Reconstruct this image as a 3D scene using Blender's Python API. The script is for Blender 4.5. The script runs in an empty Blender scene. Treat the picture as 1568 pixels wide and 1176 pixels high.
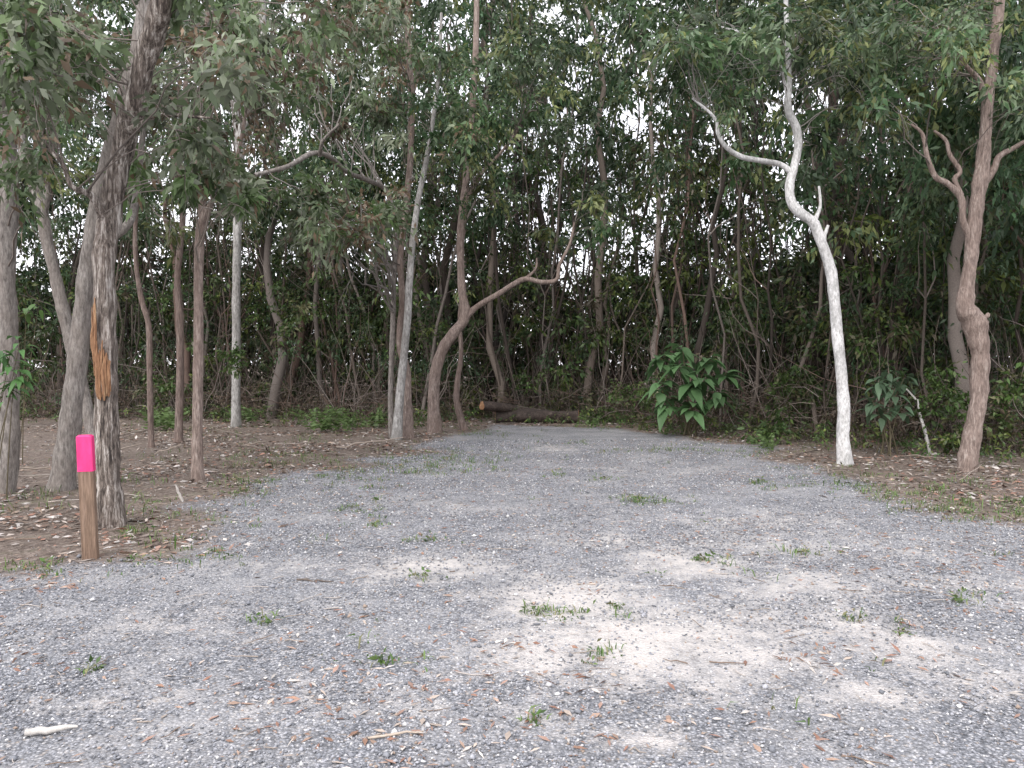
import bpy, math
import numpy as np
from mathutils import Vector
rng=np.random.default_rng(11)
F=1176.0; A=math.atan(28/1176.0); CH=1.6
def ray(px,py):
    u=(px-784)/F; v=(588-py)/F
    return np.array([u, math.cos(A)+v*math.sin(A), -math.sin(A)+v*math.cos(A)])
def P(px,py,d):
    r=ray(px,py); return np.array([0,0,CH])+r*(d/r[1])
def G(px,py):
    r=ray(px,py); return np.array([0,0,CH])+r*(CH/-r[2])

# ---------- value noise
_h=np.random.default_rng(3).random((256,256))
def vn(x,y,s):
    x=np.asarray(x)*s+100.3; y=np.asarray(y)*s+57.7
    xi=np.floor(x).astype(int); yi=np.floor(y).astype(int); fx=x-xi; fy=y-yi
    fx=fx*fx*(3-2*fx); fy=fy*fy*(3-2*fy)
    g=lambda a,b:_h[a%256,b%256]
    return (g(xi,yi)*(1-fx)+g(xi+1,yi)*fx)*(1-fy)+(g(xi,yi+1)*(1-fx)+g(xi+1,yi+1)*fx)*fy

# ---------- mesh helpers
def mk(name,V,Q,mat,parent=None,col=None,smooth=False,attrs=None,origin=None):
    V=np.asarray(V,dtype=np.float32).reshape(-1,3); Q=np.asarray(Q,dtype=np.int32)
    if origin is not None: V=V-np.asarray(origin,dtype=np.float32)
    k=Q.shape[1]; me=bpy.data.meshes.new(name)
    me.vertices.add(len(V)); me.vertices.foreach_set('co',V.ravel())
    me.loops.add(Q.size); me.loops.foreach_set('vertex_index',Q.ravel())
    me.polygons.add(len(Q)); me.polygons.foreach_set('loop_start',np.arange(0,Q.size,k,dtype=np.int32))
    me.polygons.foreach_set('loop_total',np.full(len(Q),k,dtype=np.int32))
    if smooth: me.polygons.foreach_set('use_smooth',np.ones(len(Q),dtype=bool))
    me.update(calc_edges=True)
    if col is not None:
        a=me.color_attributes.new('Col','FLOAT_COLOR','POINT')
        c=np.ones((len(V),4),dtype=np.float32); c[:,:3]=col; a.data.foreach_set('color',c.ravel())
    for n,v in (attrs or {}).items():
        a=me.attributes.new(n,'FLOAT','POINT'); a.data.foreach_set('value',np.asarray(v,dtype=np.float32))
    me.materials.append(mat)
    ob=bpy.data.objects.new(name,me); bpy.context.collection.objects.link(ob)
    if parent is not None: ob.parent=parent
    elif origin is not None: ob.location=origin
    return ob
def empty(name,loc=(0,0,0)):
    e=bpy.data.objects.new(name,None); e.location=loc; e.empty_display_size=.3
    bpy.context.collection.objects.link(e); return e
class Acc:
    def __init__(s): s.V=[];s.Q=[];s.C=[];s.n=0
    def add(s,V,Q,C=None):
        V=V.reshape(-1,3); s.V.append(V); s.Q.append(Q+s.n); s.n+=len(V)
        if C is not None: s.C.append(C.reshape(-1,3))
    def make(s,name,mat,parent=None,smooth=False,origin=None):
        if not s.V: return None
        return mk(name,np.concatenate(s.V),np.concatenate(s.Q),mat,parent,np.concatenate(s.C) if s.C else None,smooth,origin=origin)
def norm(v): return v/(np.linalg.norm(v,axis=-1,keepdims=True)+1e-9)
def tubes(C,R,S=5,col=None,mod=None):
    C=np.asarray(C,float); N,K,_=C.shape
    T=norm(np.gradient(C,axis=1)); m=norm(T.mean(axis=1))
    ref=np.where(np.abs(m[:,0:1])>0.7,np.array([[0.05,0.1,1.]]),np.array([[1.,0.1,0.05]]))[:,None,:]
    ref=np.broadcast_to(ref,T.shape)
    a=norm(np.cross(T,ref)); b=np.cross(T,a)
    an=np.arange(S)*2*np.pi/S
    rr=np.asarray(R)[:,:,None]*(np.ones((1,1,S)) if mod is None else mod)
    V=C[:,:,None,:]+rr[...,None]*(np.cos(an)[None,None,:,None]*a[:,:,None,:]+np.sin(an)[None,None,:,None]*b[:,:,None,:])
    idx=np.arange(N*K*S).reshape(N,K,S); i0=idx[:,:-1]; i1=idx[:,1:]
    Q=np.stack([i0,np.roll(i0,-1,2),np.roll(i1,-1,2),i1],-1).reshape(-1,4)
    c=None
    if col is not None:
        c=np.broadcast_to(np.asarray(col).reshape(N,1,1,3),(N,K,S,3)).copy()
    return V,Q,c
def catmull(pts,n):
    pts=np.asarray(pts,float); p=np.vstack([2*pts[0]-pts[1],pts,2*pts[-1]-pts[-2]])
    out=[]; m=len(pts)-1
    for t in np.linspace(0,m-1e-6,n):
        i=int(t); f=t-i; p0,p1,p2,p3=p[i:i+4]
        out.append(0.5*((2*p1)+(-p0+p2)*f+(2*p0-5*p1+4*p2-p3)*f*f+(-p0+3*p1-3*p2+p3)*f**3))
    return np.array(out)
# ---------- leaves
PAL=dict(
 gum=np.array([[.07,.12,.05],[.12,.165,.09],[.05,.10,.04],[.16,.185,.07],[.095,.14,.08]]),
 dull=np.array([[.11,.15,.075],[.155,.19,.115],[.085,.135,.05],[.16,.115,.075],[.185,.21,.145]]),
 dark=np.array([[.045,.09,.042],[.07,.125,.058],[.095,.145,.08],[.04,.08,.036],[.12,.155,.07]]),
 brush=np.array([[.045,.085,.027],[.075,.125,.036],[.065,.09,.038],[.13,.165,.045],[.10,.085,.055]]),
 dry=np.array([[.15,.115,.08],[.10,.075,.055],[.19,.15,.115],[.09,.09,.045]]),
 fresh=np.array([[.11,.20,.05],[.16,.24,.075],[.085,.15,.045],[.22,.22,.11]]))
def leafgeo(pos,dirv,L,W,col,fold=.15):
    n=len(pos); r=norm(rng.normal(size=(n,3))); s=norm(np.cross(dirv,r)); nn=np.cross(dirv,s)
    L=L[:,None]; W=W[:,None]
    b=pos; t=pos+dirv*L-np.array([0,0,1])*L*.12
    l=pos+dirv*L*.42+s*W*.5+nn*W*fold; q=pos+dirv*L*.42-s*W*.5+nn*W*fold
    V=np.stack([b,l,t,q],1); Q=np.arange(n*4).reshape(n,4)
    C=np.repeat(col[:,None,:],4,1)
    return V,Q,C
def leafclumps(acc,cent,rad,n,L,W,pal,droop=.6,tw=9,bright=None,flat=.75):
    cent=np.asarray(cent,float).reshape(-1,3); M=len(cent)
    if M==0: return
    rad=np.broadcast_to(np.asarray(rad,float),(M,))
    td=rng.normal(size=(M,tw,3)); td[...,2]*=flat; td[...,2]+=.1; td=norm(td)
    tl=rng.uniform(.5,1.25,(M,tw))
    ci=np.repeat(np.arange(M),n); ti=rng.integers(0,tw,len(ci)); t=rng.random(len(ci))**.7
    R=rad[ci]; d=td[ci,ti]; ln=(t*tl[ci,ti])[:,None]
    pos=cent[ci]+d*ln*R[:,None]; pos[:,2]-=R*droop*.6*(ln[:,0]**2); pos+=rng.normal(size=pos.shape)*R[:,None]*.09
    dv=norm(d*.6+rng.normal(size=pos.shape)*.55+np.array([0,0,-droop]))
    cs_=rng.uniform(.75,1.3,M)
    sz=rng.uniform(.6,1.3,len(ci))*cs_[ci]; p=PAL[pal]
    cb=rng.uniform(.5,1.5,M); pm=rng.integers(0,len(p),M)
    pi=np.where(rng.random(len(ci))<.6,pm[ci],rng.integers(0,len(p),len(ci)))
    col=p[pi]*(cb[ci]*rng.uniform(.7,1.3,len(ci)))[:,None]
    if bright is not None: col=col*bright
    keep=pos[:,2]>.03
    acc.add(*leafgeo(pos[keep],dv[keep],L*sz[keep],W*sz[keep],col[keep]))

# ---------- materials
def mat(name):
    m=bpy.data.materials.new(name); m.use_nodes=True; nt=m.node_tree; nt.nodes.clear()
    o=nt.nodes.new('ShaderNodeOutputMaterial'); return m,nt,o
def lk(nt,a,b): nt.links.new(a,b)
def ramp(nt,fac,stops):
    r=nt.nodes.new('ShaderNodeValToRGB'); e=r.color_ramp.elements
    while len(e)<len(stops): e.new(.5)
    for i,(p,c) in enumerate(stops):
        e[i].position=p; e[i].color=(*c,1) if not np.isscalar(c) else (c,c,c,1)
    lk(nt,fac,r.inputs[0]); return r.outputs[0]
def tex(nt,kind,scale,vec=None,detail=4,rough=.6):
    t=nt.nodes.new('ShaderNodeTexNoise' if kind=='n' else 'ShaderNodeTexVoronoi'); t.inputs['Scale'].default_value=scale
    if kind=='n': t.inputs['Detail'].default_value=detail; t.inputs['Roughness'].default_value=rough
    if vec is not None: lk(nt,vec,t.inputs['Vector'])
    return t
def mixc(nt,f,a,b,mode='MIX'):
    m=nt.nodes.new('ShaderNodeMix'); m.data_type='RGBA'; m.blend_type=mode
    for s,v in ((m.inputs[0],f),(m.inputs[6],a),(m.inputs[7],b)):
        if isinstance(v,(int,float)): s.default_value=v
        elif isinstance(v,tuple): s.default_value=(*v,1)
        else: lk(nt,v,s)
    return m.outputs[2]
def math_(nt,op,a,b=0.):
    m=nt.nodes.new('ShaderNodeMath'); m.operation=op
    for s,v in ((m.inputs[0],a),(m.inputs[1],b)):
        if isinstance(v,(int,float)): s.default_value=v
        else: lk(nt,v,s)
    return m.outputs[0]
def objvec(nt,scale=(1,1,1)):
    c=nt.nodes.new('ShaderNodeTexCoord'); mp=nt.nodes.new('ShaderNodeMapping'); mp.inputs['Scale'].default_value=scale
    lk(nt,c.outputs['Object'],mp.inputs['Vector']); return mp.outputs[0]
def leafmat(name,trans=.3):
    m,nt,o=mat(name); a=nt.nodes.new('ShaderNodeVertexColor'); a.layer_name='Col'
    p=nt.nodes.new('ShaderNodeBsdfPrincipled'); p.inputs['Roughness'].default_value=.45; p.inputs['Specular IOR Level'].default_value=.4
    lk(nt,a.outputs[0],p.inputs['Base Color'])
    t=nt.nodes.new('ShaderNodeBsdfTranslucent'); lk(nt,a.outputs[0],t.inputs[0])
    mx=nt.nodes.new('ShaderNodeMixShader'); mx.inputs[0].default_value=trans
    lk(nt,p.outputs[0],mx.inputs[1]); lk(nt,t.outputs[0],mx.inputs[2]); lk(nt,mx.outputs[0],o.inputs[0]); return m
def vcmat(name,rough=.8):
    m,nt,o=mat(name); a=nt.nodes.new('ShaderNodeVertexColor'); a.layer_name='Col'
    p=nt.nodes.new('ShaderNodeBsdfPrincipled'); p.inputs['Roughness'].default_value=rough
    v=objvec(nt,(14,14,14)); n=tex(nt,'n',3,v)
    lk(nt,mixc(nt,.6,a.outputs[0],ramp(nt,n.outputs[0],[(.3,.5),(.7,1.)]),'MULTIPLY'),p.inputs['Base Color'])
    lk(nt,p.outputs[0],o.inputs[0]); return m
def bark(name,dark,mid,light,zs=.18,scale=14,bump=.6,patch=None,lo=.35,hi=.68,pamt=.6):
    m,nt,o=mat(name); v=objvec(nt,(1,1,zs)); p=nt.nodes.new('ShaderNodeBsdfPrincipled'); p.inputs['Roughness'].default_value=.85
    n=tex(nt,'n',scale,v,8,.7); n2=tex(nt,'n',scale*2.6,v,6,.7)
    s=math_(nt,'ADD',math_(nt,'MULTIPLY',n.outputs[0],.6),math_(nt,'MULTIPLY',n2.outputs[0],.4))
    c=ramp(nt,s,[(lo,dark),((lo+hi)/2,mid),(hi,light)])
    v2=objvec(nt,(1,1,.5)); n3=tex(nt,'n',2.6,v2,7,.65)
    c=mixc(nt,ramp(nt,n3.outputs[0],[(.45,0.),(.60,pamt)]),c,patch if patch else mid)
    c=mixc(nt,.5,c,ramp(nt,n2.outputs[0],[(.35,.3),(.58,1.)]),'MULTIPLY')
    lk(nt,c,p.inputs['Base Color'])
    b=nt.nodes.new('ShaderNodeBump'); b.inputs['Strength'].default_value=bump; b.inputs['Distance'].default_value=.03
    lk(nt,s,b.inputs['Height']); lk(nt,b.outputs[0],p.inputs['Normal']); lk(nt,p.outputs[0],o.inputs[0]); return m
M_leaf=leafmat('eucalypt_leaves'); M_litter=vcmat('dry_litter'); M_stem=vcmat('stem_bark',.9); M_stone=vcmat('crushed_stone',.8)
M_iron=bark('ironbark',(.03,.022,.018),(.20,.165,.14),(.56,.52,.48),.12,19,1.,(.10,.07,.058),.42,.60,.35)
M_grey=bark('grey_bark',(.10,.085,.075),(.27,.245,.225),(.44,.41,.38),.25,16,.8,(.19,.16,.14))
M_pink=bark('pinkish_bark',(.11,.08,.068),(.28,.215,.185),(.50,.44,.395),.18,20,.9,(.20,.145,.12))
M_white=bark('white_bark',(.26,.255,.245),(.58,.575,.56),(.74,.735,.73),.45,13,.6,(.32,.32,.31),.32,.56)
M_pale=bark('pale_grey_bark',(.14,.13,.12),(.34,.33,.315),(.54,.53,.51),.3,14,.6,(.20,.185,.17),.34,.62)
M_brown=bark('brown_bark',(.08,.055,.045),(.20,.15,.13),(.38,.32,.28),.16,16,.8,(.21,.15,.125))
M_log=bark('log_bark',(.02,.015,.012),(.07,.05,.042),(.16,.125,.10),1,10,.9,(.04,.03,.025))
M_cut=bark('cut_wood',(.14,.06,.03),(.38,.21,.11),(.62,.43,.26),.1,34,.9,(.25,.12,.06))

# ---------- ground
edge=[(-900,900),(0,885),(100,872),(180,850),(290,815),(345,770),(400,742),(480,722),(560,705),(640,690),(700,668),(745,650),(880,652),(960,662),(1040,668),(1120,680),(1190,695),(1250,722),(1330,748),(1420,778),(1568,806),(2400,860)]
poly=[G(*e)[:2] for e in edge]; poly=np.array([(-60,poly[0][1])]+poly+[(60,poly[-1][1]),(60,-40),(-60,-40)])
def inside(x,y):
    c=np.zeros(x.shape,bool); n=len(poly)
    for i in range(n):
        x1,y1=poly[i]; x2,y2=poly[(i+1)%n]
        if y1==y2: continue
        k=((y1>y)!=(y2>y))&(x<(x2-x1)*(y-y1)/(y2-y1)+x1); c^=k
    return c
xs=np.arange(-22,22.01,.08); ys=np.arange(-14,26.01,.08)
X,Y=np.meshgrid(xs,ys,indexing='ij')
wx=X+(vn(X,Y,1.1)-.5)*1.4+(vn(X+9,Y,4)-.5)*.7; wy=Y+(vn(X,Y+31,1.1)-.5)*1.7+(vn(X,Y+5,4)-.5)*.9
g=inside(wx,wy).astype(float)
for _ in range(20):
    g[1:-1,1:-1]=(g[1:-1,1:-1]*2+g[2:,1:-1]+g[:-2,1:-1]+g[1:-1,2:]+g[1:-1,:-2])/6
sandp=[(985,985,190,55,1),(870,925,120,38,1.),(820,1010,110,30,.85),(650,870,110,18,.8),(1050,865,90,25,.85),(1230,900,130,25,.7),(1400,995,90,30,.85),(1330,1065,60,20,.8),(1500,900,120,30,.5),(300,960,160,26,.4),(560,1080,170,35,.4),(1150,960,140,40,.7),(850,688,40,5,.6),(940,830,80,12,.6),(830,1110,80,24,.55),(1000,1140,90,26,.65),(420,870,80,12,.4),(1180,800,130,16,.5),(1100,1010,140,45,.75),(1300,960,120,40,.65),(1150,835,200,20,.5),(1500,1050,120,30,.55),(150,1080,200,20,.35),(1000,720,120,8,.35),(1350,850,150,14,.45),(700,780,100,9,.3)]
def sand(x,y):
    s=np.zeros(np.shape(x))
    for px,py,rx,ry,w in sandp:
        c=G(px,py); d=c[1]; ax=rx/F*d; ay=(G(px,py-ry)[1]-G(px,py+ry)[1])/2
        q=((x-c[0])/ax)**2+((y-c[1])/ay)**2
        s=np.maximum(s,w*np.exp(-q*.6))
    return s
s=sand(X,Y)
GZ=.004+.012*vn(X,Y,1.5)+.008*vn(X,Y,5)
nx,ny=X.shape; idx=np.arange(nx*ny).reshape(nx,ny)
keep=(g[:-1,:-1]>.01)|(g[1:,1:]>.01)|(g[1:,:-1]>.01)|(g[:-1,1:]>.01)
Q=np.stack([idx[:-1,:-1],idx[1:,:-1],idx[1:,1:],idx[:-1,1:]],-1)[keep]
used=np.unique(Q); remap=np.full(nx*ny,-1); remap[used]=np.arange(len(used)); Q=remap[Q]
V=np.stack([X,Y,GZ],-1).reshape(-1,3)[used]
def soilcol(nt,v):
    n=tex(nt,'n',2.2,v,7,.7); vo=tex(nt,'v',26,v); n2=tex(nt,'n',30,v,5,.7)
    c=ramp(nt,n.outputs[0],[(.3,(.085,.062,.05)),(.5,(.17,.13,.105)),(.7,(.27,.215,.18))])
    c=mixc(nt,.55,c,ramp(nt,vo.outputs['Color'],[(.1,(.08,.055,.042)),(.45,(.19,.145,.115)),(.8,(.36,.30,.26)),(1.,(.23,.13,.09))]))
    c=mixc(nt,ramp(nt,n.outputs[0],[(.55,0.),(.7,.35)]),c,(.13,.16,.07))
    return mixc(nt,.7,c,ramp(nt,n2.outputs[0],[(.3,.35),(.6,1.)]),'MULTIPLY'),n2
m,nt,o=mat('gravel_surface'); v=objvec(nt); p=nt.nodes.new('ShaderNodeBsdfPrincipled'); p.inputs['Roughness'].default_value=.9
vo=tex(nt,'v',70,v); nb=tex(nt,'n',1.1,v,10,.75); nf=tex(nt,'n',55,v,5,.7)
sep=nt.nodes.new('ShaderNodeSeparateColor'); lk(nt,vo.outputs['Color'],sep.inputs[0])
gc=ramp(nt,sep.outputs[0],[(.0,(.13,.137,.155)),(.4,(.26,.27,.295)),(.75,(.38,.387,.415)),(.93,(.58,.575,.58)),(1.,(.29,.235,.19))])
gc=mixc(nt,.75,gc,ramp(nt,vo.outputs['Distance'],[(.25,1.),(.62,.32)]),'MULTIPLY')
gc=mixc(nt,ramp(nt,nb.outputs[0],[(.46,0.),(.66,.6)]),gc,(.42,.41,.405))
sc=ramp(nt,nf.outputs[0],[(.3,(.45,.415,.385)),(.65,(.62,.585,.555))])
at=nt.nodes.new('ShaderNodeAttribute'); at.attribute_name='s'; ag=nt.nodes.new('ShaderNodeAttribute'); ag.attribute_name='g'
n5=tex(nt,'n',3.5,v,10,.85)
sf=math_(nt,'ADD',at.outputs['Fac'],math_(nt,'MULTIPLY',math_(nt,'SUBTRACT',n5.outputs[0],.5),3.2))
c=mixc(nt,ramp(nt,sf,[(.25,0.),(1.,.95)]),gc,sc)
sl,_=soilcol(nt,v)
gf=math_(nt,'ADD',ag.outputs['Fac'],math_(nt,'MULTIPLY',math_(nt,'SUBTRACT',n5.outputs[0],.5),2.2))
c=mixc(nt,ramp(nt,gf,[(.3,0.),(.85,1.)]),sl,c)
lk(nt,c,p.inputs['Base Color'])
b=nt.nodes.new('ShaderNodeBump'); b.inputs['Strength'].default_value=.8; b.inputs['Distance'].default_value=.012
lk(nt,math_(nt,'SUBTRACT',1.,vo.outputs['Distance']),b.inputs['Height']); lk(nt,b.outputs[0],p.inputs['Normal']); lk(nt,p.outputs[0],o.inputs[0])
M_gravel=m
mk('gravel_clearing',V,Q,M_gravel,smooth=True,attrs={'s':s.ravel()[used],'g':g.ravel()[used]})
m,nt,o=mat('forest_soil'); v=objvec(nt); p=nt.nodes.new('ShaderNodeBsdfPrincipled'); p.inputs['Roughness'].default_value=.95
c,n2=soilcol(nt,v); lk(nt,c,p.inputs['Base Color']); b=nt.nodes.new('ShaderNodeBump'); b.inputs['Distance'].default_value=.03
lk(nt,n2.outputs[0],b.inputs['Height']); lk(nt,b.outputs[0],p.inputs['Normal']); lk(nt,p.outputs[0],o.inputs[0]); M_soil=m
gx=np.array([-600,-200,-80,-40,-22,0,22,40,80,200,600.]); gX,gY=np.meshgrid(gx,gx,indexing='ij')
ii=np.arange(121).reshape(11,11); mk('forest_ground',np.stack([gX,gY,gX*0],-1),np.stack([ii[:-1,:-1],ii[1:,:-1],ii[1:,1:],ii[:-1,1:]],-1).reshape(-1,4),M_soil)
def gat(x,y):
    i=np.clip(((x+22)/.08).astype(int),0,nx-1); j=np.clip(((y+14)/.08).astype(int),0,ny-1); return g[i,j]

# pebbles
n=180000
d=2.4+ (rng.random(n)**1.25)*14; x=(rng.random(n)*2-1)*(d*.72+.6)
pg=gat(x,d); ss=sand(x,d); k=(rng.random(n)<pg*(1-.72*ss)+.03)&(rng.random(n)<.15+1.3*vn(x,d,1.7)*vn(x+3,d,.6)*1.6); x=x[k];d=d[k];n=len(x)
sz=rng.uniform(.0035,.0105,n)*np.where(rng.random(n)<.02,1.9,1)*(1+.04*(d-3))
oct_=np.array([[1,0,0],[0,1,0],[-1,0,0],[0,-1,0],[0,0,1],[0,0,-1.]])
V=oct_[None]*rng.uniform(.65,1.25,(n,6,1))+rng.normal(size=(n,6,3))*.18
th=rng.random(n)*6.28; ct,st=np.cos(th)[:,None],np.sin(th)[:,None]
V=np.stack([V[...,0]*ct-V[...,1]*st,V[...,0]*st+V[...,1]*ct,V[...,2]*.7],-1)*sz[:,None,None]
V+=np.stack([x,d,.014+sz*.5],-1)[:,None]
tri=np.array([[0,1,4],[1,2,4],[2,3,4],[3,0,4],[1,0,5],[2,1,5],[3,2,5],[0,3,5]])
T=(tri[None]+6*np.arange(n)[:,None,None]).reshape(-1,3)
sp=np.array([[.17,.177,.195],[.28,.288,.315],[.40,.405,.435],[.58,.575,.58],[.70,.69,.68],[.36,.28,.225],[.23,.24,.265]])
col=sp[rng.choice(7,n,p=[.2,.29,.22,.09,.04,.05,.11])]*rng.uniform(.85,1.2,(n,1))
mk('gravel_stones',V,T,M_stone,col=np.repeat(col,6,0))

# litter leaves
def litter(n,dens,dlo,dhi,pal,L=.09,W=.022,z=.015,lift=.35,expo=1.):
    d=dlo+rng.random(n)**expo*(dhi-dlo); x=(rng.random(n)*2-1)*(d*.76+.6); k=rng.random(n)<dens(x,d); x=x[k]; d=d[k]; n=len(x)
    dv=rng.normal(size=(n,3)); dv[:,2]*=lift*.5; dv=norm(dv); s_=rng.uniform(.5,1.5,n)
    col=pal[rng.integers(0,len(pal),n)]*rng.uniform(.7,1.3,(n,1))
    pos=np.stack([x,d,z+rng.random(n)*.03*lift],-1)
    side=norm(np.cross(dv,np.array([0,0,1.])+rng.normal(size=(n,3))*lift)); nn=np.cross(dv,side)
    L_=(L*s_)[:,None]; W_=(W*s_*rng.uniform(.6,1.5,n))[:,None]
    V=np.stack([pos,pos+dv*L_*.45+side*W_*.5,pos+dv*L_+nn*W_*.3,pos+dv*L_*.45-side*W_*.5],1)
    V[...,2]=np.maximum(V[...,2],.008)
    return V,np.arange(n*4).reshape(n,4),np.repeat(col[:,None],4,1)
LP=np.array([[.27,.175,.13],[.36,.27,.21],[.50,.43,.38],[.16,.11,.085],[.53,.49,.46],[.30,.16,.115],[.23,.19,.165],[.18,.14,.11]])
LG=np.array([[.33,.19,.13],[.42,.29,.22],[.52,.43,.36],[.26,.14,.10],[.36,.23,.18],[.62,.57,.52]])
acc=Acc()
acc.add(*litter(80000,lambda x,y:(1-gat(x,y))*np.clip(2.6*vn(x,y,.8)-.7,.12,1),6,28,LP,.09,.030,expo=.9))
acc.add(*litter(13000,lambda x,y:gat(x,y)*np.clip((vn(x,y,.6)+.5*vn(x,y,2.5)-.5)*1.8,.12,1),2.4,17,LG,.055,.014,z=.022,lift=.18))
acc.add(*litter(9000,lambda x,y:((gat(x,y)>.03)&(gat(x,y)<.9)).astype(float)*.8+.0,5,20,LG,.08,.025,z=.02,lift=.2))
for px,py,rx,ry,cnt in [(1240,1010,60,35,50),(900,905,40,15,14),(1400,960,60,20,20),(900,1030,50,25,22),(540,1010,40,20,8),(1300,1130,60,25,14),(540,950,20,10,8),(60,1020,80,30,20),(780,990,50,15,10),(1300,880,80,12,18),(1110,870,40,10,8),(200,1050,80,20,8),(80,900,80,12,60),(150,830,60,15,80),(1500,860,60,12,30)]:
    q=np.array([G(px+a*rx*.6,py+b*ry*.6) for a,b in rng.normal(size=(cnt,2))]); dv=rng.normal(size=(cnt,3))*np.array([1,1,.08]); dv=norm(dv)
    q[:,2]=.026; c_=LG[rng.integers(0,6,cnt)]; acc.add(*leafgeo(q,dv,rng.uniform(.04,.09,cnt),rng.uniform(.008,.018,cnt),c_,.1))
acc.make('leaf_litter',M_litter)
# twigs on the ground
n=1300; d=2.6+rng.random(n)*20; x=(rng.random(n)*2-1)*(d*.74+.5); k=rng.random(n)<np.where(gat(x,d)>.5,.45,.6); x=x[k];d=d[k];n=len(x)
th=rng.random(n)*6.28; L=rng.uniform(.06,.35,n)*np.where(gat(x,d)>.5,.6,1.7); t=np.linspace(0,1,5)
C=np.stack([x[:,None]+np.cos(th)[:,None]*L[:,None]*t,d[:,None]+np.sin(th)[:,None]*L[:,None]*t,np.full((n,5),.024)],-1)+rng.normal(size=(n,5,3))*.006*np.array([1,1,.4])
R=rng.uniform(.0015,.004,n)[:,None]*np.array([1,1,.9,.7,.4])*np.where(gat(x,d)>.5,1,1.6)[:,None]
tc=np.array([[.38,.32,.27],[.22,.16,.12],[.5,.45,.41]])
acc=Acc(); acc.add(*tubes(C,R,4,tc[rng.integers(0,3,n)]))
def stick(p,q,r,c):
    p=np.array(p);q=np.array(q); C=np.array([[p+(q-p)*a for a in np.linspace(0,1,8)]])+rng.normal(size=(1,8,3))*np.linalg.norm(q-p)*.012
    acc.add(*tubes(C,r*np.array([[.9,1,1,.95,.85,.8,.6,.3]]),6,[c]))
def gz(px,py,z): q=G(px,py); q[2]=z; return q
stick(gz(38,1132,.03),gz(118,1124,.03),.016,(.60,.57,.53))
stick(gz(565,1138,.02),gz(650,1130,.03),.006,(.5,.42,.34)); stick(gz(455,893,.03),gz(512,897,.03),.007,(.14,.11,.09))
stick(gz(280,770,.02),P(268,742,G(280,770)[1]),.018,(.5,.46,.42))
stick(G(1425,695),P(1403,612,14.),.032,(.62,.60,.58)); stick(G(1425,695),P(1450,712,13.),.02,(.5,.48,.45)); stick(P(1403,612,14.),P(1385,592,14.2),.02,(.55,.53,.5))
for _ in range(14):
    px=rng.uniform(30,560); py=rng.uniform(645,730); q=G(px,py); a=rng.random()*6.28; L_=rng.uniform(.5,1.6); q[2]=.03
    stick(q,q+np.array([math.cos(a)*L_,math.sin(a)*L_,rng.uniform(0,.25)]),rng.uniform(.008,.018),tuple(np.array((.30,.25,.21))*rng.uniform(.5,1.4)))
for _ in range(9):
    px=rng.uniform(1230,1568); py=rng.uniform(695,745); q=G(px,py); a=rng.random()*6.28; L_=rng.uniform(.3,1.0); q[2]=.03
    stick(q,q+np.array([math.cos(a)*L_,math.sin(a)*L_,rng.uniform(0,.2)]),rng.uniform(.006,.012),tuple(np.array((.30,.25,.21))*rng.uniform(.5,1.4)))
acc.make('fallen_sticks',M_litter)

# grass/weed tufts
def tufts(acc,cent,n,h,spread,pal,w=.006,br=1.):
    cent=np.asarray(cent,float).reshape(-1,3); M=len(cent); ci=np.repeat(np.arange(M),n)
    ci=ci[rng.random(len(ci))<rng.uniform(.2,1,M)[ci]]; k=len(ci)
    hs=rng.uniform(.45,1.4,M)[ci][:,None]
    base=cent[ci]+rng.normal(size=(k,3))*spread*np.array([1,1,0])*hs; out=rng.normal(size=(k,3))*np.array([1,1,0]); out=norm(out)
    hh=h*hs*rng.uniform(.4,1.2,k)[:,None]; lean=rng.uniform(.2,1.3,k)[:,None]; side=norm(np.cross(out,np.array([0,0,1.])+.3*rng.normal(size=(k,3))))*w*rng.uniform(.7,1.4,(k,1))
    up=np.array([0,0,1.]); m1=base+up*hh*.6+out*hh*lean*.35; t=base+up*hh*(.95-.3*lean)+out*hh*lean
    V=np.stack([base-side*.6,base+side*.6,m1+side,m1-side,t+side*.1,t-side*.1],1); q=np.array([[0,1,2,3],[3,2,4,5]])
    p=PAL[pal]; col=p[rng.integers(0,len(p),k)]*rng.uniform(.7,1.3,(k,1))*br
    acc.add(V,(q[None]+6*np.arange(k)[:,None,None]).reshape(-1,4),np.repeat(col[:,None],6,1))
acc=Acc()
tl=[(860,948,40,8),(820,942,25,6),(910,1010,20,12),(650,885,14,5),(1495,920,35,12),(1100,862,18,5),(1075,860,10,3),(1000,770,40,6),(970,770,30,4),(930,735,30,4),(850,730,12,5),(560,745,20,10),(575,775,18,12),(570,805,25,6),(650,830,25,3),(500,735,40,6),(415,738,15,4),(540,785,25,6),(200,860,20,8),(75,880,20,5),(145,1030,10,3),(1300,950,15,12),(1380,970,12,12),(590,1020,10,6),(340,800,25,16),(330,855,30,8),(1160,740,10,4),(980,765,25,3),(400,955,15,10),(820,1108,8,3),(215,820,40,10),(30,870,40,6),(1090,800,15,8),(1230,850,14,4),(1020,770,12,4),(870,680,30,4),(940,940,14,6)]
farl=[(680,712,70,20,1),(640,718,40,12,1),(720,700,50,12,1),(440,700,60,12,.8),(740,665,40,6,.8),(1240,745,60,8,.4),(1340,752,70,8,.35),(1290,735,50,6,.4),(1190,660,50,10,.8),(1070,690,90,6,.7),(920,655,30,6,.8),(1470,745,80,10,.25),(1510,785,80,10,.4),(1430,772,70,10,.4),(1550,790,50,12,.5),(560,725,60,12,.8),(350,740,40,15,.7),(230,780,40,14,.6),(180,735,40,12,.6)]
cs=[]
for px,py,rx,ry in tl:
    for _ in range(int(2+rx*(.5 if py<800 else .28))): cs.append(G(px+rng.normal()*rx*.75,py+rng.normal()*ry*.7))
tufts(acc,cs,13,.06,.028,'fresh',.0042,.95)
cs=[]
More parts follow.
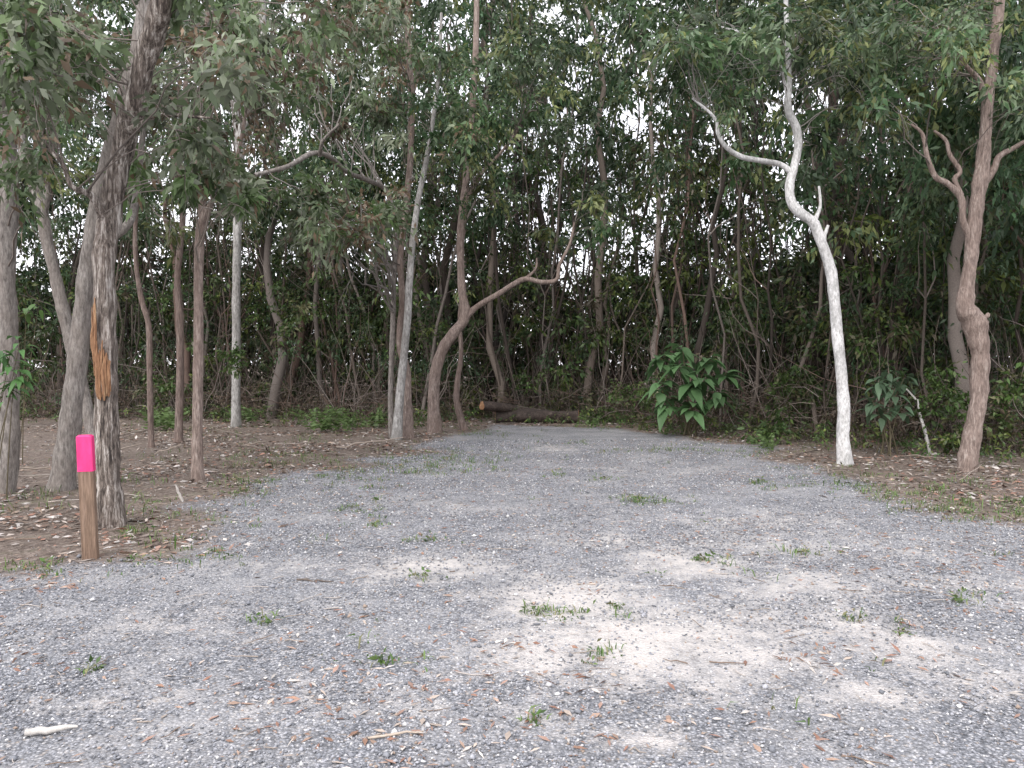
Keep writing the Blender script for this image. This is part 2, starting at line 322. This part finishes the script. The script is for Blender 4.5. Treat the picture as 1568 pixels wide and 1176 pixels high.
for px,py,rx,ry,w in farl:
    for _ in range(int(2+rx*.7*w)): cs.append(G(px+rng.normal()*rx*.8,py+rng.normal()*ry*.7))
tufts(acc,cs,15,.085,.06,'fresh',.005,.95)
cs=[]
for px,py,rx,ry in tl:
    for _ in range(2): cs.append(G(px+rng.normal()*max(rx,5)*.6,py+rng.normal()*ry*.5))
leafclumps(acc,np.array(cs)+np.array([0,0,.03]),.05,8,.045,.02,'fresh',0,bright=.85)
n=2800; d=3+rng.random(n)*19; x=(rng.random(n)*2-1)*(d*.74); gg=gat(x,d); k=((gg>.02)&(gg<.97)&(vn(x,d,.9)>.42))|(rng.random(n)<.03)
tufts(acc,np.stack([x[k],d[k],0*d[k]],-1),12,.075,.07,'fresh',.0045,.9)
n=1500; d=6+rng.random(n)*16; x=(rng.random(n)*2-1)*(d*.74); k=(gat(x,d)<.3)&(vn(x,d,.7)>.5)
tufts(acc,np.stack([x[k],d[k],0*d[k]],-1),14,.11,.09,'fresh',.004,.8)
acc.make('grass_and_weeds',M_leaf)

# ---------- hero trees
def gum(name,M,parts,d,clumps=(),leaf=(.13,.035),pal='gum',nper=150,sides=18,lump=.1,twigcol=(.2,.17,.15),flare=1.2,ws=.9,dark=None):
    base=P(parts[0][0][0],parts[0][0][1],d); base[2]=0
    e=empty(name,base); ta=Acc(); nodes=[]
    for ip,pl in enumerate(parts):
        pts=[];rs=[]
        for q in pl:
            dd=d+(q[3] if len(q)>3 else 0); pts.append(P(q[0],q[1],dd)); rs.append(q[2]/2/F*dd*ws)
        pts=np.array(pts)
        if ip==0: pts[0][2]=-.06
        K=max(24,len(pl)*9); S=sides if ip==0 else 10
        C=catmull(pts,K); R=np.interp(np.linspace(0,len(pl)-1,K),range(len(pl)),rs)
        if ip==0: R=R*(1+(flare-1)*np.exp(-(C[:,2]-0)/.18))
        zz=np.linspace(0,K,K)[:,None]; an=np.arange(S)[None,:]*2*np.pi/S; ph=rng.random(6)*6.28
        lp=lump if ip==0 else lump*.8
        mod=1+lp*(np.sin(2*an+zz*.35+ph[0])*.4+np.sin(3*an-zz*.5+ph[1])*.35+np.sin(zz*.9+ph[2])*.35+np.sin(5*an+zz*.2+ph[3])*.3)+rng.normal(size=(K,S))*lp*.22
        V,Q,_=tubes(C[None],R[None],S,None,mod[None]); ta.add(V,Q); nodes.append(np.hstack([C,R[:,None]]))
    ta.make('trunk_and_limbs',M,e,True,origin=base)
    if clumps:
        nd=np.vstack(nodes); cen=[];rad=[]
        for px,py,rx,ry,cnt,dd,r in clumps:
            for _ in range(cnt):
                cen.append(P(px+rng.normal()*rx*.6,py+rng.normal()*ry*.6,max(5.5,d+dd+rng.normal()*1.1))); rad.append(r*rng.uniform(.7,1.3))
        cen=np.array(cen); fa=Acc(); leafclumps(fa,cen,rad,nper,leaf[0],leaf[1],pal)
        fa.make('crown_leaves',M_leaf,e,origin=base)
        tw=[];tr=[]
        for c in cen:
            dist=np.linalg.norm(nd[:,:3]-c,axis=1)*rng.uniform(.65,1.5,len(nd))+np.where(nd[:,2]>c[2]-.1,2.,0)+np.where(nd[:,2]<2.2,5,0)
            a=nd[np.argmin(dist)]; L=np.linalg.norm(c-a[:3]); t=np.linspace(0,1,9)[:,None]
            w=rng.normal(size=(9,3))*L*.03; w[0]=0
            q=a[:3]+(c-a[:3])*t+np.array([0,0,1])*L*rng.uniform(-.05,.2)*np.sin(t*np.pi)+np.cumsum(w,0)*.7
            tw.append(q); tr.append(np.linspace(min(a[3]*.45,.004+.004*L),.0025,9))
            for _ in range(3):
                v=norm(rng.normal(size=3)); s0=q[rng.integers(5,9)]; t2=np.linspace(0,1,9)[:,None]
                tw.append(s0+v*.55*t2+np.array([0,0,-.2])*t2**2+rng.normal(size=(9,3))*.01); tr.append(np.linspace(.004,.002,9))
        wa=Acc(); wa.add(*tubes(np.array(tw),np.array(tr),4,np.array([twigcol]*len(tw))*rng.uniform(.7,1.2,(len(tw),1))))
        wa.make('twigs',M_stem,e,True,origin=base)
    return e
iron=gum('ironbark_tree',M_iron,[
 [(170,812,44),(166,740,40),(164,660,37),(163,580,37),(160,500,35),(160,400,36),(170,320,37,.1),(186,235,36,.1),(205,160,36),(224,90,36),(245,20,36,-.1),(262,-60,34,-.2),(290,-160,28,-.4)],
 [(196,200,16),(210,195,12,-.1),(240,178,8,-.2),(285,178,6,-.3),(325,181,4,-.4)],
 [(160,335,16),(140,300,12,-.1),(110,285,9,-.2),(95,250,7,-.2),(60,215,5,-.2)]],7.6,
 [(40,100,80,45,12,0,.36),(60,190,70,35,6,0,.33),(130,110,40,40,3,.9,.33),(305,215,35,45,8,.3,.3),(335,120,30,50,7,.5,.33),(40,20,60,30,6,.5,.38),(325,50,40,50,6,0,.35),(170,-110,200,50,8,0,.5)],(.12,.052),'dull',80,24,.15,ws=.88)
ob=P(170,812,7.6); ob[2]=0; sa=Acc()
def splinter(x0,z0,z1,w,proud):
    K=9; t=np.linspace(0,1,K); z=z0+(z1-z0)*t
    cx=np.interp(z,[1.2,1.5,2.0,2.4],[P(164,605,7.6)[0],P(163,560,7.6)[0],P(160,490,7.6)[0],P(160,440,7.6)[0]])
    xx=cx+x0+rng.normal()*.006*np.sin(t*4); y=7.6-np.sqrt(np.maximum(.112**2-x0**2,.0004))-proud*np.sin(t*3.0+.1)
    C=np.stack([xx,y,z],-1); R=w*(np.sin(np.linspace(.25,2.95,K)))**.5*rng.uniform(.8,1.2,K)
    V,Q,_=tubes(C[None],R[None],6,None,None); sa.add(V,Q)
for _ in range(38):
    x0=rng.uniform(-.05,.08); z0=rng.uniform(1.26,1.42); splinter(x0,z0,z0+rng.uniform(.28,.46)*(1.1-abs(x0)*5),rng.uniform(.007,.016),rng.uniform(-.008,.018))
for _ in range(22):
    x0=rng.uniform(-.085,-.03); z0=rng.uniform(1.5,1.8); splinter(x0,z0,z0+rng.uniform(.25,.5),rng.uniform(.005,.012),rng.uniform(-.008,.015))
sa.make('broken_bark_scar',M_cut,iron,True,origin=ob)
gum('gum_tree',M_grey,[
 [(92,752,40),(104,680,35),(112,610,33),(120,540,31),(128,460,29),(138,390,27),(146,330,26),(168,240,26),(192,150,26),(212,80,27),(224,0,26),(240,-90,24)],
 [(138,385,20),(160,370,16),(190,350,14),(205,320,12,.3),(215,240,10,.4),(225,150,8,.5)]],9.9,
 [(110,60,90,50,8,0,.4),(230,260,40,60,5,.5,.35),(330,30,80,40,7,1,.4)],(.13,.05),'dull',95)
gum('gum_tree',M_grey,[[(6,760,32),(14,680,32),(14,600,31),(11,500,31),(8,400,32),(12,300,32),(6,200,34),(2,100,32),(-6,0,32),(-14,-90,28)]],9.6,
 [(20,250,40,60,4,0,.35),(0,70,60,50,6,0,.4)],(.13,.05),'dull',85)
gum('gum_tree',M_grey,[[(150,668,20),(128,600,20),(112,540,21),(98,480,20),(84,420,18),(70,360,19),(62,310,18),(48,270,17),(34,225,14),(40,150,12),(30,60,10)],
 [(66,330,13),(75,280,12),(78,220,11),(70,150,9)]],12.6,[(90,260,60,60,7,.5,.4),(50,60,80,50,9,.5,.5)],(.14,.05),'gum',100,12)
gum('pink_gum_tree',M_pink,[
 [(303,740,21),(302,680,18),(303,600,17),(304,500,16),(304,420,15),(307,350,16),(312,330,16),(304,280,10),(302,220,9),(310,120,8),(318,20,7)],
 [(312,335,12),(330,300,8),(355,265,7),(372,200,6),(380,120,5)],
 [(310,332,10),(298,300,7),(280,270,6),(262,240,5)]],10.6,
 [(315,270,45,26,8,0,.3),(350,200,60,60,9,.3,.35),(400,110,70,70,12,.5,.4),(270,120,50,50,6,.3,.35),(375,290,35,20,4,0,.25),(470,60,70,50,9,.5,.4)],(.13,.05),'dull',90,12,.08,twigcol=(.28,.24,.21))
gum('pale_gum_tree',M_pale,[
 [(361,606,16),(362,520,14),(362,430,14),(364,340,14),(366,270,17),(368,210,19),(382,170,17),(395,110,14),(402,50,12),(400,-30,11)],
 [(368,225,14),(360,170,12),(352,100,10),(345,20,8)]],20,[(390,90,80,60,11,0,.6),(350,300,60,40,4,-.5,.5),(450,180,50,50,8,0,.6)],(.16,.055),'gum',110,12)
gum('slender_gum_tree',M_brown,[[(231,640,10),(229,560,10),(228,500,10),(217,460,9),(209,410,8),(207,350,7),(212,280,6),(205,180,5)]],15,[(210,230,60,70,8,0,.5)],(.15,.05),'gum',110,8)
gum('slender_gum_tree',M_brown,[[(273,640,14),(276,560,13),(275,480,12),(272,420,11),(280,330,10),(276,240,9),(285,120,8)]],16,[(270,180,70,70,8,0,.5),(240,340,40,30,5,0,.4)],(.15,.05),'gum',110,8)
gum('pale_gum_tree',M_pale,[
 [(607,674,17),(612,610,15),(618,550,13),(624,490,13),(627,430,12),(632,370,11),(640,310,10),(652,250,9),(662,190,7),(672,110,6),(676,20,5)]],16.6,
 [(650,150,60,90,12,-.3,.5)],(.14,.05),'gum',120,12,.06)
gum('brown_gum_tree',M_pink,[
 [(626,670,20),(623,620,17),(622,570,15),(612,520,12),(616,460,11),(613,400,11),(620,330,11),(628,250,11),(630,160,11),(626,80,11),(622,-20,10)]],17,
 [(600,130,90,100,16,-1,.5),(560,60,90,60,10,-1,.5)],(.14,.05),'dull',110,12)
gum('spreading_gum_tree',M_grey,[
 [(600,668,10),(598,600,9),(601,520,9),(603,440,8),(606,380,8),(603,330,8),(590,290,8),(560,275,8,-.6),(530,262,8,-1.2),(505,240,8,-1.8),(478,235,8,-2.2),(440,255,8,-2.8),(390,268,7,-3.2)],
 [(490,238,8,-2.1),(495,215,5,-2.4),(520,190,4,-2.6)]],17,
 [(535,335,65,30,17,-3.4,.36),(470,325,40,30,8,-3.4,.33),(600,320,40,30,5,-2,.4),(500,120,80,60,14,-1,.5),(570,180,50,25,4,-1,.4)],(.14,.052),'dull',110,12,twigcol=(.30,.27,.25))
gum('forked_gum_tree',M_pink,[
 [(666,664,24),(664,610,20),(667,570,19),(678,535,19),(696,508,18),(712,485,17),(707,440,13),(705,380,13),(709,320,15),(716,260,12),(722,180,11),(728,90,10),(730,-10,9)],
 [(708,490,14),(730,470,10),(760,452,9,-.2),(785,436,9,-.3),(805,427,9,-.4),(830,432,8,-.5),(852,428,7,-.5),(857,405,6,-.5),(872,375,5,-.5),(880,340,4,-.5)],
 [(805,427,6,-.4),(820,412,4,-.5),(822,395,3,-.5)],
 [(708,320,9),(735,270,6),(770,230,5),(800,190,4)]],18.2,
 [(770,170,100,90,20,-1,.55),(900,330,40,40,6,0,.45),(820,90,100,60,14,-1,.55),(720,290,40,30,4,0,.4)],(.14,.05),'gum',130,14)
gum('brown_sapling',M_brown,[[(712,652,13),(700,620,11),(700,590,10),(706,540,8),(704,480,6),(712,400,5)]],19,[(705,430,25,40,3,.6,.35)],(.14,.05),'gum',80,8)
gum('white_gum_tree',M_white,[
 [(1294,716,25),(1291,670,21),(1292,620,20),(1287,560,18),(1281,500,18),(1277,450,18),(1271,410,18),(1258,372,17),(1246,342,17),(1228,328,17),(1213,312,16),(1209,285,15),(1216,255,14),(1222,225,13),(1219,195,14),(1207,168,13),(1208,130,10),(1207,80,9),(1204,20,8),(1203,-60,7)],
 [(1217,268,12),(1195,252,9),(1165,246,9,-.2),(1135,240,9,-.3),(1112,225,8,-.4),(1100,205,7,-.4),(1094,180,5,-.4),(1060,150,4,-.5)],
 [(1264,385,9),(1262,365,7),(1268,345,5)],[(1246,342,9),(1256,315,5),(1254,285,4)],
 [(1207,150,7),(1192,95,5),(1160,60,4),(1100,40,3)]],12.4,
 [(1140,75,110,40,24,.5,.4),(1250,60,70,50,12,.5,.42),(1050,60,90,50,14,.5,.42),(1130,150,40,25,4,.6,.32),(1330,110,70,60,12,1,.42),(1290,200,50,40,4,1,.35)],(.14,.045),'gum',115,16,.07,(.27,.25,.23))
gum('brown_gum_tree',M_pink,[
 [(1480,726,30),(1486,680,28),(1496,630,27),(1500,580,27),(1500,535,30),(1492,495,38),(1478,468,30),(1482,430,21),(1488,385,22),(1493,330,23),(1501,280,24),(1508,220,20),(1511,170,17),(1519,100,17),(1528,30,16),(1535,-60,14)],
 [(1489,365,15),(1475,340,11),(1472,305,11),(1452,282,10),(1432,270,9),(1420,240,8),(1412,205,6),(1395,190,4)],
 [(1472,300,9),(1462,275,8),(1470,262,8),(1455,238,7),(1448,215,6),(1430,200,4)],
 [(1502,285,15),(1520,262,12),(1530,240,10),(1555,225,8),(1590,205,7)],
 [(1511,165,13),(1500,125,9),(1475,95,7),(1450,40,5)],
 [(1498,490,10),(1510,485,8),(1514,480,6)]],11.6,
 [(1470,50,80,40,18,.5,.42),(1380,50,60,50,14,1,.42),(1555,120,30,60,10,.5,.4),(1370,150,45,40,6,1.5,.4)],(.13,.045),'gum',115,16,.13)

# ---------- forest mass
forest=empty('background_forest')
EP=np.array([-900,0,400,640,740,880,1000,1200,1400,1568,2500]); ED=np.array([23,24,23,21.5,23,23,20.5,17.5,15.3,14,13])
def dedge(u): return np.interp(u*F+784,EP,ED)
fol=Acc(); stems=Acc()
ul=.78
n=500; u=(rng.random(n)*2-1)*ul
# stems stand in loose groups
gc_=(rng.random(60)*2-1)*ul; sel=rng.random(n)<.55; u=np.where(sel,gc_[rng.integers(0,60,n)]+rng.normal(size=n)*.012,u)
u[400:]=rng.uniform(-.05,.5,100)
d=dedge(u)+rng.random(n)**.9*25; d[:130]=dedge(u[:130])+rng.random(130)*5; d[400:]=dedge(u[400:])+3+rng.random(100)*12
H=rng.uniform(4,17,n); H[400:]=rng.uniform(9,15,100); K=12; t=np.linspace(0,1,K)
wob=np.cumsum(rng.normal(size=(n,K,2))*.014,1)*H[:,None,None]; lean=rng.normal(size=(n,1,2))*.10*H[:,None,None]*t[None,:,None]
C=np.zeros((n,K,3)); C[...,0]=(u*d)[:,None]; C[...,1]=d[:,None]; C[...,:2]+=wob+lean; C[...,2]=t[None]*H[:,None]
r=np.where(rng.random(n)<.16,rng.uniform(.09,.18,n),rng.uniform(.015,.06,n)); R=r[:,None]*(1-.72*t[None])
sc=np.array([[.12,.095,.078],[.19,.155,.13],[.08,.062,.052],[.27,.23,.205],[.15,.10,.08]])
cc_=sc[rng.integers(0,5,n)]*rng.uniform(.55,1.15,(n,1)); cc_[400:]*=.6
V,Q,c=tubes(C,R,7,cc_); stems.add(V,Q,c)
n2=2400; si=rng.integers(0,n,n2); ki=rng.integers(1,10,n2); b0=C[si,ki]; L=rng.uniform(.5,2.4,n2)
dv=rng.normal(size=(n2,3)); dv[:,2]=np.abs(dv[:,2])*.9+.2; dv=norm(dv); t6=np.linspace(0,1,6)
C2=b0[:,None]+dv[:,None]*L[:,None,None]*t6[None,:,None]+np.cumsum(rng.normal(size=(n2,6,3))*.03,1)*L[:,None,None]; C2[:,0]=b0
stems.add(*tubes(C2,(.005+.007*L)[:,None]*(1-.75*t6[None]),4,sc[rng.integers(0,5,n2)]))
n3=2200; u=(rng.random(n3)*2-1)*ul; d=dedge(u)-.3+rng.random(n3)**1.5*10; L=rng.uniform(.6,3.6,n3); dv=rng.normal(size=(n3,3))*.42; dv[:,2]=1; dv=norm(dv)
b0=np.stack([u*d,d,0*d],-1); C3=b0[:,None]+dv[:,None]*L[:,None,None]*t6[None,:,None]+np.cumsum(rng.normal(size=(n3,6,3))*.03,1)*L[:,None,None]
stems.add(*tubes(C3,rng.uniform(.005,.015,n3)[:,None]*(1-.7*t6[None]),4,sc[rng.integers(0,5,n3)]))
n4=1900; u=(rng.random(n4)*2-1)*ul; d=dedge(u)-.8+rng.random(n4)**1.5*5; L=rng.uniform(.4,2.2,n4); dv=rng.normal(size=(n4,3)); dv[:,2]*=.35; dv=norm(dv)
b0=np.stack([u*d,d,rng.random(n4)**1.6*1.1],-1); C4=b0[:,None]+dv[:,None]*L[:,None,None]*t6[None,:,None]+np.cumsum(rng.normal(size=(n4,6,3))*.04,1)*L[:,None,None]; C4[...,2]=np.maximum(C4[...,2],.02)
stems.add(*tubes(C4,rng.uniform(.004,.011,n4)[:,None]*(1-.7*t6[None]),4,(sc*1.2)[rng.integers(0,5,n4)]))
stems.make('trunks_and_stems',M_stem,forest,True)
def scatter(n,dmin,dmax,zf,ex=1.3,off=0):
    u=(rng.random(n)*2-1)*ul; d=dedge(u)+off+dmin+rng.random(n)**ex*(dmax-dmin); return np.stack([u*d,d,zf(u,d,n)],-1)
c=scatter(2300,0,8,lambda u,d,n:rng.random(n)**1.0*(2.2+3.2*vn(u*d,d*0,.35))+.1,1.)
c=c[vn(c[:,0],c[:,1]+c[:,2]*1.3,.75)>.42]; h=len(c)//2
leafclumps(fol,c[:h],rng.uniform(.35,.7,h),80,.14,.06,'brush',.4); leafclumps(fol,c[h:],rng.uniform(.35,.7,len(c)-h),90,.10,.035,'dark',.5,bright=.9)
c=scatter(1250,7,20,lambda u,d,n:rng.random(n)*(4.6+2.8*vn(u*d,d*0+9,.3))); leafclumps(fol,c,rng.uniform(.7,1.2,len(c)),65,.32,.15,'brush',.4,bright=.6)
c=scatter(420,-.8,3,lambda u,d,n:rng.random(n)**1.6*.9+.05); leafclumps(fol,c,.4,60,.10,.03,'dry',.3,bright=.85)
def gap(c):
    u=c[:,0]/c[:,1]; e=(c[:,2]-1.6)/c[:,1]
    a=np.exp(-((u-.26)/.24)**2-((e-.20)/.065)**2)*.8+np.exp(-((u+.10)/.09)**2-((e-.155)/.03)**2)*.5+np.exp(-((u+.42)/.16)**2-((e-.33)/.12)**2)*.65+np.exp(-((u-.47)/.10)**2-((e-.22)/.10)**2)*.35+np.exp(-((u-.54)/.05)**2-((e-.39)/.03)**2)*.6
    return np.clip(a,0,1)
def thin(c,p=1.): return c[rng.random(len(c))>gap(c)*p]
c=scatter(1500,-2.5,6,lambda u,d,n: 1.6+d*(.17+.42*rng.random(n)**.9)+.9*(vn(u*d,d,.4)-.5))
c=c[vn(c[:,0]*1.+c[:,1]*.5,c[:,2],.45)>.2]; c=thin(c); h=len(c)//3
leafclumps(fol,c[:h],rng.uniform(.5,.95,h),110,.17,.07,'gum',.8); leafclumps(fol,c[h:],rng.uniform(.5,.95,len(c)-h),110,.18,.058,'dark',.8)
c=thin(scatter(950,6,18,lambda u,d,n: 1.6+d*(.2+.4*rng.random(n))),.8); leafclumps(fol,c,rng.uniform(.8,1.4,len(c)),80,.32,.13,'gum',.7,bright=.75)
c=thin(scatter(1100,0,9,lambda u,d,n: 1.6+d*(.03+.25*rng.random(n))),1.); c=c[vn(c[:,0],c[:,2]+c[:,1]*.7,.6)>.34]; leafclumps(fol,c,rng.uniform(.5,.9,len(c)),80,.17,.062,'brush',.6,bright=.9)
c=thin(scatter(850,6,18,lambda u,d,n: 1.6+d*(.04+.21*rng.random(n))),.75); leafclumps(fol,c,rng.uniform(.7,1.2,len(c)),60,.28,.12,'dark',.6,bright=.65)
c=scatter(900,0,8,lambda u,d,n: .5+rng.random(n)*9); k=(c[:,0]/c[:,1]>.54)|(rng.random(len(c))<.03); leafclumps(fol,c[k],.7,100,.15,.055,'dark',.6,bright=.85)
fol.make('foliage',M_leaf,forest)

# ---------- broad-leaf shrubs
def bigleaf(acc,pos,dv,L,W,col):
    nseg=6; t=np.linspace(0,1,nseg+1); w=np.sin(np.pi*np.clip(t,.0,1)**.75)*W*.5; w[0]=.004;w[-1]=.003
    side=norm(np.cross(dv,np.array([0,0,1.]))+rng.normal(size=3)*.15); up=np.cross(side,dv)
    V=[]
    for i in range(nseg+1):
        c=pos+dv*L*t[i]+np.array([0,0,-1])*L*.55*t[i]**2
        V+= [c-side*w[i]+up*w[i]*.25,c,c+side*w[i]+up*w[i]*.25]
    Q=[]
    for i in range(nseg):
        for j in (0,1): Q.append([i*3+j,i*3+j+1,i*3+j+4,i*3+j+3])
    acc.add(np.array(V),np.array(Q),np.repeat(np.array(col)[None],len(V),0))
def shrub(name,heads,d,base,L,W,nl,col,sr=.02):
    b=P(*base,d); b[2]=0; e=empty(name,b); la=Acc(); tw=[];tr=[]
    for px,py,dd in heads:
        h=P(px,py,d+dd); t=np.linspace(0,1,8)[:,None]; st=b+rng.normal(size=3)*np.array([.12,.12,0])
        tw.append(st+(h-st)*t+np.array([0,0,1])*.12*np.sin(t*np.pi)); tr.append(np.linspace(sr,sr*.4,8))
        for k in range(nl):
            th=k*2.4+rng.random(); el=rng.uniform(-.6,.5); dv=norm(np.array([math.cos(th)*math.cos(el),math.sin(th)*math.cos(el),math.sin(el)]))
            bigleaf(la,h+dv*.06+np.array([0,0,rng.uniform(-.2,.05)]),dv,L*rng.uniform(.55,1.15),W*rng.uniform(.65,1.1),np.array(col)*rng.uniform(.65,1.35))
    la.make('broad_leaves',M_leaf,e,True,origin=b); wa=Acc(); wa.add(*tubes(np.array(tw),np.array(tr),6,np.array([(.12,.1,.06)]*len(tw)))); wa.make('stems',M_stem,e,True,origin=b)
shrub('broad_leaf_shrub',[(1010,545,0),(1045,532,.3),(1085,550,-.2),(1112,572,0),(1012,588,-.3),(1058,588,-.5),(1100,600,-.3),(1040,562,-.5),(1075,575,-.6),(1020,612,-.4),(1060,618,-.6)],17.4,(1055,665),.44,.24,14,(.095,.18,.075))
shrub('broad_leaf_shrub',[(1345,585,0),(1370,595,-.2),(1335,612,-.2),(1385,578,.2),(1360,565,.1),(1350,625,-.3),(1380,618,-.1)],13.8,(1355,685),.26,.12,13,(.09,.145,.085),.012)
shrub('broad_leaf_shrub',[(15,545,0),(30,525,.1),(5,590,0),(22,578,0),(-5,540,0),(30,560,0)],8.9,(-6,765),.18,.08,11,(.08,.18,.055),.008)
shrub('broad_leaf_shrub',[(40,470,0),(60,465,.1),(10,460,0)],12.2,(20,700),.2,.09,7,(.09,.17,.05),.008)
def fern(px,py,sz,n,name='fern'):
    b=G(px,py); e=empty(name,b); la=Acc()
    for k in range(n):
        th=rng.random()*6.28; L=sz*rng.uniform(.7,1.2); hor=np.array([math.cos(th),math.sin(th),0]); pos=b+rng.normal(size=3)*np.array([.4,.2,0])*sz
        t=np.linspace(.1,1,16); C=pos+hor*L*t[:,None]+np.array([0,0,1])*(L*1.3*t*(1.25-.75*t))[:,None]; sd=np.array([-hor[1],hor[0],0])
        for s_ in (-1,1):
            dv=norm(np.repeat((sd*s_+hor*.5)[None],16,0)+rng.normal(size=(16,3))*.15); LL=L*.28*(1.05-t)
            la.add(*leafgeo(C,dv,LL,LL*.3+.01,np.array([(.13,.20,.07)])*rng.uniform(.6,1.3,(16,1))))
    la.make('fronds',M_leaf,e,origin=b)
for a in [(508,662,.8,20),(245,660,.75,18),(378,648,.7,12),(262,648,.5,10),(905,655,.4,10),(60,615,.8,16),(450,640,.5,6),(550,658,.6,8),(1180,690,.45,8),(1030,668,.35,8),(130,640,.6,10)]: fern(*a)
sh=Acc()
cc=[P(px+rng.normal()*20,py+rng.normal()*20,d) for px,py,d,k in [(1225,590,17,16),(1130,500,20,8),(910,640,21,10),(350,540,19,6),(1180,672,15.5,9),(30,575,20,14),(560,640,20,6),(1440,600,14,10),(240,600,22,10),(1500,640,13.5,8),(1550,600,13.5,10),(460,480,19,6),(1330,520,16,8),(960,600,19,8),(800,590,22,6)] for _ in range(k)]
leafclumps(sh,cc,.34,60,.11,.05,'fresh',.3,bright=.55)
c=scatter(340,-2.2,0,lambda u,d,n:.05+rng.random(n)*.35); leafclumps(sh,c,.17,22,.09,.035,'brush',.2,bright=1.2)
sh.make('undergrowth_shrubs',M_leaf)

# ---------- logs
def log(name,a,b,ra,rb):
    a=np.array(a);b=np.array(b); e=empty(name,a); K=30;S=20;t=np.linspace(0,1,K)
    C=a+(b-a)*t[:,None]+np.stack([0*t,.03*np.sin(t*5),.03*np.sin(t*4+1)],-1); R=np.linspace(ra,rb,K)*(1+.07*np.sin(t*11+ra*40))
    an=np.arange(S)[None]*2*np.pi/S; mod=1+.09*np.sin(3*an+t[:,None]*4)+rng.normal(size=(K,S))*.05
    V,Q,_=tubes(C[None],R[None],S,None,mod[None]); mk('log_bark',V,Q,M_log,e,origin=a)
    for i,cc in ((0,C[0]),(K-1,C[-1])):
        rim=V.reshape(K,S,3)[i]; ax=norm(C[0]-C[1]) if i==0 else norm(C[-1]-C[-2])
        inner=cc+(rim-cc)*.93+ax*.012; ctr=cc+ax*.02
        VV=np.vstack([rim,inner,ctr[None]]); q=[[j,(j+1)%S,S+(j+1)%S,S+j] for j in range(S)]+[[S+j,S+(j+1)%S,2*S,2*S] for j in range(S)]
        me=bpy.data.meshes.new('sawn_end'); me.from_pydata((VV-a).tolist(),[],[tuple(dict.fromkeys(f)) for f in q]); me.materials.append(M_cut)
        o_=bpy.data.objects.new('sawn_end',me); bpy.context.collection.objects.link(o_); o_.parent=e
log('fallen_log',P(738,623,21.0),P(850,633,22.2),.13,.10)
log('fallen_log',P(760,640,21.5),P(886,636,21.2),.21,.17)

# ---------- survey stake
sb=G(139,857); e=empty('survey_stake',sb); w=.056
def prism(z0,z1,w0,w1,bev=.006):
    V=[]
    for z,ww in ((z0,w0),(z1,w1)):
        for sx,sy in ((-1,-1),(1,-1),(1,1),(-1,1)):
            if sx*sy>0: V+= [(sx*ww,sy*(ww*.75-bev),z),(sx*(ww-bev),sy*ww*.75,z)]
            else: V+= [(sx*(ww-bev),sy*ww*.75,z),(sx*ww,sy*(ww*.75-bev),z)]
    return np.array(V)
def prismobj(name,z0,z1,w0,w1,M):
    V=prism(z0,z1,w0,w1); V[:,0]-=V[:,2]*.03
    Fs=[[i,(i+1)%8,8+(i+1)%8,8+i] for i in range(8)]+[list(range(8,16)),list(range(7,-1,-1))]
    me=bpy.data.meshes.new(name); me.from_pydata(V.tolist(),[],Fs); me.materials.append(M)
    o_=bpy.data.objects.new(name,me); bpy.context.collection.objects.link(o_); o_.parent=e
M_wood=bark('stake_timber',(.13,.08,.055),(.24,.16,.11),(.34,.235,.175),.06,40,.4,(.19,.125,.09))
m,nt,o=mat('pink_paint'); p=nt.nodes.new('ShaderNodeBsdfPrincipled'); p.inputs['Roughness'].default_value=.5
nn_=tex(nt,'n',18,objvec(nt,(1,1,.3)),5); lk(nt,ramp(nt,nn_.outputs[0],[(.3,(.66,.02,.15)),(.7,(.85,.05,.25))]),p.inputs['Base Color']); lk(nt,p.outputs[0],o.inputs[0])
prismobj('timber_post',-.1,.735,w,w,M_wood); prismobj('pink_top',.735,1.02,w+.003,w+.002,m); prismobj('chamfered_cap',1.02,1.032,w+.002,w-.012,m)
e.rotation_euler=(0,0,.25)

# ---------- world, sun, camera
w_=bpy.data.worlds.new('World'); bpy.context.scene.world=w_; w_.use_nodes=True; nt=w_.node_tree; nt.nodes.clear()
o=nt.nodes.new('ShaderNodeOutputWorld'); bg=nt.nodes.new('ShaderNodeBackground'); sky=nt.nodes.new('ShaderNodeTexSky'); sky.sky_type='NISHITA'; sky.sun_disc=False
el=math.radians(42); az=math.radians(205)
sky.sun_elevation=el; sky.sun_rotation=az; sky.air_density=1.; sky.dust_density=3.
tc_=nt.nodes.new('ShaderNodeTexCoord'); cn=tex(nt,'n',2.5,tc_.outputs['Generated'],6,.6)
veil=ramp(nt,cn.outputs[0],[(.3,(14.2,14.3,15.4)),(.7,(18.8,18.3,18.9))])
lk(nt,mixc(nt,.72,sky.outputs[0],veil),bg.inputs[0]); bg.inputs[1].default_value=.15; lk(nt,bg.outputs[0],o.inputs[0])
sl=bpy.data.lights.new('sun','SUN'); sl.energy=2.; sl.angle=math.radians(30); sl.color=(1,.97,.93); so=bpy.data.objects.new('sun',sl); bpy.context.collection.objects.link(so)
dirs=Vector((math.sin(az)*math.cos(el),math.cos(az)*math.cos(el),math.sin(el))); so.rotation_euler=dirs.to_track_quat('Z','Y').to_euler()
cam=bpy.data.cameras.new('camera'); cam.lens=27; cam.sensor_width=36; cam.clip_end=2000; co=bpy.data.objects.new('camera',cam); bpy.context.collection.objects.link(co)
co.location=(0,0,CH); co.rotation_euler=(math.pi/2-A,0,0); bpy.context.scene.camera=co
sc_=bpy.context.scene; sc_.view_settings.view_transform='Standard'; sc_.view_settings.look='None'; sc_.view_settings.exposure=0
print('leaves',sum(len(v) for v in fol.V)//4)
